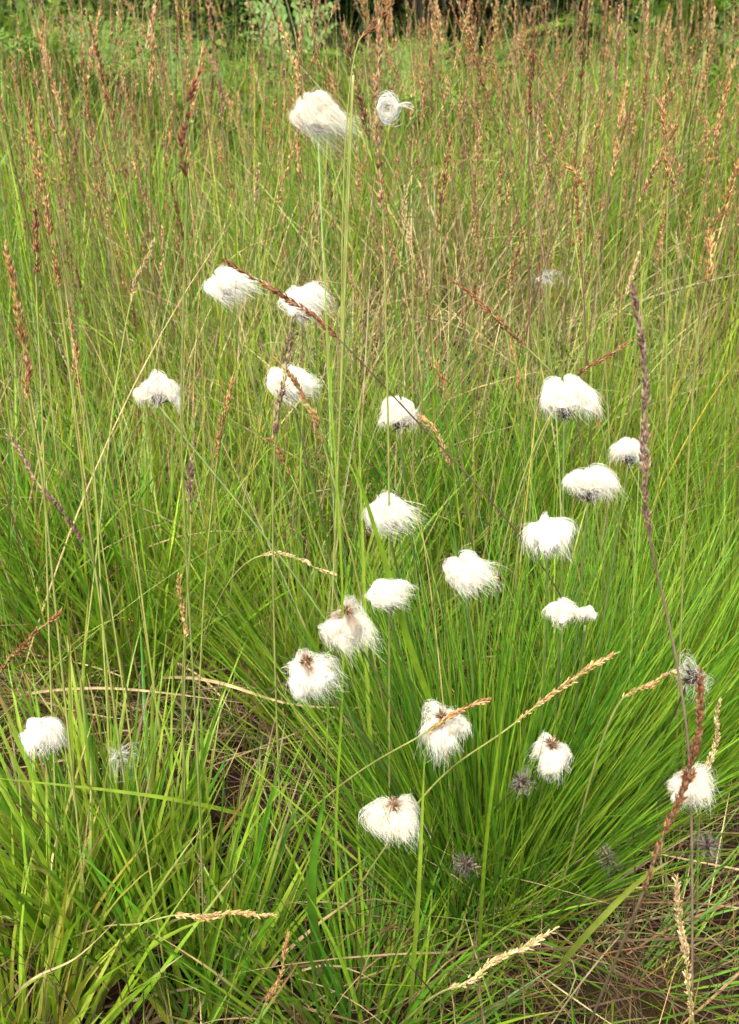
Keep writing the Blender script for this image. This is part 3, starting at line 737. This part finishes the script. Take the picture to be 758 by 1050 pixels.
# the rest of the flowering stems, finer and too many to count
mb = MB(); mbs = MB()
for k in range(850):
    Y = random.uniform(1.35, 3.4); x = random.uniform(-1, 1) * half_w(Y) * 1.1
    if random.random() < .3: x = abs(x)
    f = on_ground(x, Y)
    hh = min(.75, max(.32, .85 - Y * math.tan(math.radians(random.uniform(1.5, 14))) - f[2]))
    ln = np.array([random.gauss(0, .11), random.gauss(0, .07), 1.0])
    P = curve([f, f + ln * np.array([.4, .4, 1]) * hh * .55, f + ln * hh], 14)
    i0 = int(len(P) * random.uniform(.66, .78))
    tube_multi(mbs, P, np.linspace(.0009, .0004, len(P)), [OL, BR, GR, (.20, .13, .06)][k % 4], 3)
    spikelets(mb, P[i0:], 75, .0032, .0054, [TAN, RUSTY, PINKB, ORANGE, TAN][k % 5], 3)
tag(mbs.build('meadow_culms', M_STEM), kind='stuff'); tag(mb.build('meadow_seed_heads', M_SPIKE), kind='stuff')

# ------------------------------------------------------------------ single blades that catch the eye
def big_blade(pts, Ys, w, col, label, mat=M_GRASS, name='grass_blade', tip=None):
    P = curve([at_y(x, y, Y) for (x, y), Y in zip(pts, Ys)], 28)
    K = len(P); T = nrm(np.gradient(P, axis=0))
    view = nrm(EYE - P); s = nrm(np.cross(T, view)); nn = np.cross(T, s)
    tw = np.linspace(-.5, .7, K)[:, None]
    s = s * np.cos(tw) + nn * np.sin(tw)
    t = np.linspace(0, 1, K)
    ww = w * np.clip(1 - t ** 3, .05, 1)
    col = np.array(col); tc = col if tip is None else np.array(tip)
    kk = np.clip((t - .75) / .2, 0, 1)[:, None]
    mb = MB(); ribbons(mb, P[None], s[None], ww[None], None, (col * (1 - kk) + tc * kk)[None], .4)
    tag(mb.build(name, mat, origin=P[0]), label, 'grass blade', 'long single blades')
gy = lambda x, y: float(ground_px(x, y)[1])
big_blade([(350, 862), (180, 820), (-20, 796)], [.84, .72, .64], .004, LIME2, 'long pale blade reaching level to the left edge under the solitary tuft')
big_blade([(560, 1010), (600, 960), (660, 900), (692, 880)], [gy(560, 1010), .60, .58, .57], .0052, (.17, .21, .03), 'broad yellow-green blade slanting right at the foot of the tussock', tip=STRAW)
big_blade([(520, 900), (430, 690), (390, 560), (350, 430)], [.8, .72, .70, .68], .0055, LIME, 'broad blade rising left behind the shaggy tuft')
big_blade([(400, 930), (380, 760), (372, 560), (366, 380)], [.80, .78, .8, .84], .004, LIME2, 'straight bright blade rising through the middle')
big_blade([(330, 1000), (320, 900), (335, 800)], [gy(330, 1000), .62, .62], .008, GREEN, 'dark green broad blade beside the bare patch')
big_blade([(420, 1045), (430, 900), (436, 760)], [gy(420, 1045), .55, .55], .0035, LIME2, 'thin upright blade between the two lower tufts')
big_blade([(490, 1000), (500, 850), (520, 700)], [gy(490, 1000), .58, .56], .003, LIME, 'pale blade leaning right over the big tussock')
big_blade([(150, 696), (225, 700), (300, 722), (400, 726)], [gy(150, 700), .88, .87, .86], .0032, STRAW, 'straw-coloured dead blade lying across the left gap', mat=M_STRAW)
big_blade([(5, 1035), (40, 1000), (78, 982), (128, 935)], [gy(5, 1035), .56, .57, .60], .0018, STRAW, 'bleached dead blade in the bottom left', mat=M_STRAW)
big_blade([(-10, 716), (120, 706), (260, 722)], [gy(-10, 716), .9, .88], .003, STRAW, 'thin dry blade crossing the left above the solitary tuft', mat=M_STRAW)
big_blade([(365, 1060), (345, 900), (352, 640), (335, 330), (330, 180)], [gy(365, 1040), .66, .66, .7, .74], .0020, LIME, 'very long green blade rising to the topmost tuft')

# ------------------------------------------------------------------ ferns
def frond_mesh(L, W_):
    mb = MB()
    P = curve([(0, 0, 0), (L * .3, 0, L * .32), (L * .65, 0, L * .48), (L * .95, 0, L * .42)], 26)
    tube_multi(mb, P, np.linspace(.003, .0008, len(P)), (.10, .13, .03), 4)
    N = 22
    for q in range(N):
        t = .14 + .84 * q / N
        f = t * (len(P) - 1); i = int(f); p = P[i] + (P[min(i + 1, len(P) - 1)] - P[i]) * (f - i)
        tn = nrm(P[min(i + 1, len(P) - 1)] - P[max(i - 1, 0)])
        pl = W_ * math.sin(math.pi * min(1, .18 + .82 * (1 - t))) ** .8 * (1.05 - t * .4)
        for sd in (-1, 1):
            out = nrm(np.array([random.gauss(0, .08), sd, random.gauss(0, .12)]) + tn * .35 + np.array([0, 0, -.15 + .1 * random.random()]))
            m = 9
            a = np.arange(1, m + 1) / m
            for half in (-1, 1):
                base = p + out * (a * pl)[:, None]
                d = nrm(tn * half + out * .5)
                ln = pl * .24 * (1.05 - a) * rng.uniform(.7, 1.25, m)
                col = palette(m, [(.085, .16, .02), (.11, .18, .03)], None, .12)
                tip = base + d * ln[:, None] + np.array([0, 0, -.1]) * ln[:, None] + rng.normal(size=(m, 3)) * .25 * ln[:, None]
                wv = out * (pl / m * .46)
                V = np.stack([base - wv, base + wv, tip + wv * .5, tip - wv * .4], 1)
                F = np.arange(m * 4).reshape(m, 4)
                mb.add(V.reshape(-1, 3), np.repeat(col, 4, 0), F)
    return mb
FR = [frond_mesh(.55, .15).build('frond', M_FERN), frond_mesh(.45, .13).build('frond', M_FERN)]
ferns = [(.17, 2.95, 1.0, 'light green feathery fern in front of the dark trees near the top middle'), (.46, 3.15, .95, 'fern half sunk in grass right of the top middle'),
         (-.15, 3.75, 1.25, 'fern with fronds against the dark hollow behind the topmost tuft'), (1.12, 3.2, 1.1, 'bright fern at the top right corner'),
         (.85, 3.6, 1.1, 'fern under the trees behind the orange-brown spikes at upper right'), (-.85, 3.35, 1.0, 'fern among shrub leaves at the top left'),
         (-.5, 3.3, .85, 'low fern between the top left shrub leaves and the dark hollow')]
first = [True, True]
for x, y, s, lab in ferns:
    r = empty('fern', on_ground(x, y), lab, 'fern', 'ferns at the foot of the trees')
    m = 8
    for k in range(m):
        j = k % 2
        o = FR[j] if first[j] else FR[j].copy()
        if first[j]: first[j] = False
        else: C.objects.link(o)
        o.parent = r; o.rotation_euler = (random.gauss(0, .15), random.gauss(-.25, .2), k / m * 6.283 + random.gauss(0, .2)); q = s * random.uniform(.8, 1.15); o.scale = (q, q, q)

# ------------------------------------------------------------------ trees and shrubs
def leafy(mb, cen, n, rad, size, cols, flat=.5):
    pos = cen + rng.normal(size=(n, 3)) * np.array([rad, rad, rad * .7]) * .55
    d = nrm(rng.normal(size=(n, 3)) * np.array([1, 1, flat])); s = nrm(np.cross(d, rng.normal(size=(n, 3))))
    L = size * rng.uniform(.6, 1.3, (n, 1)); w = L * .28
    nn = np.cross(d, s)
    V = np.stack([pos, pos + d * L * .45 + s * w + nn * w * .3, pos + d * L, pos + d * L * .45 - s * w + nn * w * .3], 1)
    mb.add(V.reshape(-1, 3), np.repeat(palette(n, cols, None, .2), 4, 0), np.arange(n * 4).reshape(n, 4))

def tree(name, x, y, h, spread, cols, label, cat, nclump, leaf, per, low=.15, trunk_r=.08, group='trees behind the meadow'):
    f = on_ground(x, y); root = empty(name, f, label, cat, group)
    tb = MB(); lb = MB()
    top = np.array([x + random.gauss(0, .1), y, f[2] + h])
    P = curve([f - np.array([0, 0, .1]), f * .6 + top * .4 + np.array([.05, 0, 0]), top], 14)
    tube_multi(tb, P, np.linspace(trunk_r, trunk_r * .2, len(P)), (.1, .1, .1), 9)
    for k in range(nclump):
        t = low + (1 - low) * random.random() ** 1.15
        i = min(len(P) - 1, int(t * len(P))); b = P[i]
        a = random.uniform(0, 6.283); r = spread * (1.05 - .75 * t) * random.uniform(.35, 1.0)
        e = b + np.array([math.cos(a) * r, math.sin(a) * r, random.uniform(-.12, .25) * r])
        e[2] = max(e[2], f[2] + .12)
        Q = curve([b, b * .45 + e * .55 + np.array([0, 0, .06 * r]), e], 7)
        tube_multi(tb, Q, np.linspace(trunk_r * .28 * (1.1 - t), .003, len(Q)), (.1, .1, .1), 5)
        leafy(lb, e, per, .16 + .14 * random.random(), leaf, cols)
        leafy(lb, b * .4 + e * .6, per // 2, .14, leaf, cols)
    tb.build('trunk', M_BARK, root, f); lb.build('crown', M_LEAF, root, f)
    return root
DK = [(.025, .055, .015), (.035, .07, .018), (.02, .045, .014)]
MD = [(.09, .14, .02), (.12, .17, .025), (.06, .11, .02)]
tree('tree', -.75, 5.0, 3.6, 1.1, DK, 'dark tree behind the top left shrub', 'tree', 80, .05, 230, .03)
tree('tree', .2, 5.1, 4.2, 1.3, DK, 'dark tree at the top middle behind the ferns', 'tree', 95, .05, 230, .03)
tree('tree', 1.25, 5.0, 3.8, 1.2, DK, 'dark tree behind the rusty spikes at the top right', 'tree', 90, .05, 230, .03)
tree('tree', 2.3, 5.5, 4.0, 1.3, DK, 'dark tree at the right end of the row', 'tree', 80, .05, 200, .03)
tree('tree', -1.8, 5.4, 4.0, 1.3, DK, 'dark tree at the left end of the row', 'tree', 80, .05, 200, .03)
tree('tree', .75, 6.6, 5.0, 1.7, DK, 'taller dark tree in the second row, right', 'tree', 90, .09, 170, .02, .11)
tree('tree', -.5, 6.7, 5.0, 1.7, DK, 'taller dark tree in the second row, left', 'tree', 90, .09, 170, .02, .11)
tree('shrub', -1.2, 4.2, .95, .55, MD, 'light green leafy shrub in the top left corner', 'shrub', 60, .032, 80, .1, .018, 'shrubs at the meadow edge')
tree('shrub', -.75, 4.4, .8, .45, MD, 'lower leafy shrub right of the top left corner one', 'shrub', 44, .032, 75, .1, .015, 'shrubs at the meadow edge')
tree('shrub', 1.35, 4.3, 1.0, .5, MD, 'light green shrub behind the ferns at the top right', 'shrub', 48, .032, 75, .1, .018, 'shrubs at the meadow edge')

# ------------------------------------------------------------------ light, sky, camera
SUN_EL, SUN_AZ = math.radians(58), math.radians(200)     # azimuth clockwise from +Y (behind the camera, a little left)
w = bpy.data.worlds.new('World'); bpy.context.scene.world = w; w.use_nodes = True
nt = w.node_tree
bg = nt.nodes['Background']
sky = nt.nodes.new('ShaderNodeTexSky'); sky.sky_type = 'NISHITA'; sky.sun_disc = False
sky.sun_elevation = SUN_EL; sky.sun_rotation = SUN_AZ
sky.dust_density = 4.0; sky.air_density = .7; sky.ozone_density = .6
nt.links.new(sky.outputs[0], bg.inputs['Color']); bg.inputs['Strength'].default_value = .15
ld = bpy.data.lights.new('sun', 'SUN'); ld.energy = 2.3; ld.angle = math.radians(24); ld.color = (1, .95, .86)
lo = bpy.data.objects.new('sun', ld); C.objects.link(lo)
lo.rotation_euler = (math.radians(90) - SUN_EL, 0, -(SUN_AZ + math.pi))
lo.rotation_euler = (math.pi / 2 - SUN_EL, 0, math.pi - SUN_AZ)

cd = bpy.data.cameras.new('camera'); cam = bpy.data.objects.new('camera', cd); C.objects.link(cam)
cam.location = EYE; cam.rotation_euler = (math.pi / 2 - PITCH, 0, 0)
cd.sensor_fit = 'VERTICAL'; cd.sensor_height = 24; cd.lens = 12 / math.tan(VFOV / 2)
cd.clip_start = .02; cd.clip_end = 1500
cd.dof.use_dof = True; cd.dof.focus_distance = .92; cd.dof.aperture_fstop = 11
sc = bpy.context.scene
sc.camera = cam
sc.view_settings.view_transform = 'Standard'; sc.view_settings.look = 'None'; sc.view_settings.gamma = 1
sc.view_settings.exposure = 1.95
sc.cycles.max_bounces = 10; sc.cycles.diffuse_bounces = 5; sc.cycles.transmission_bounces = 6; sc.cycles.transparent_max_bounces = 4
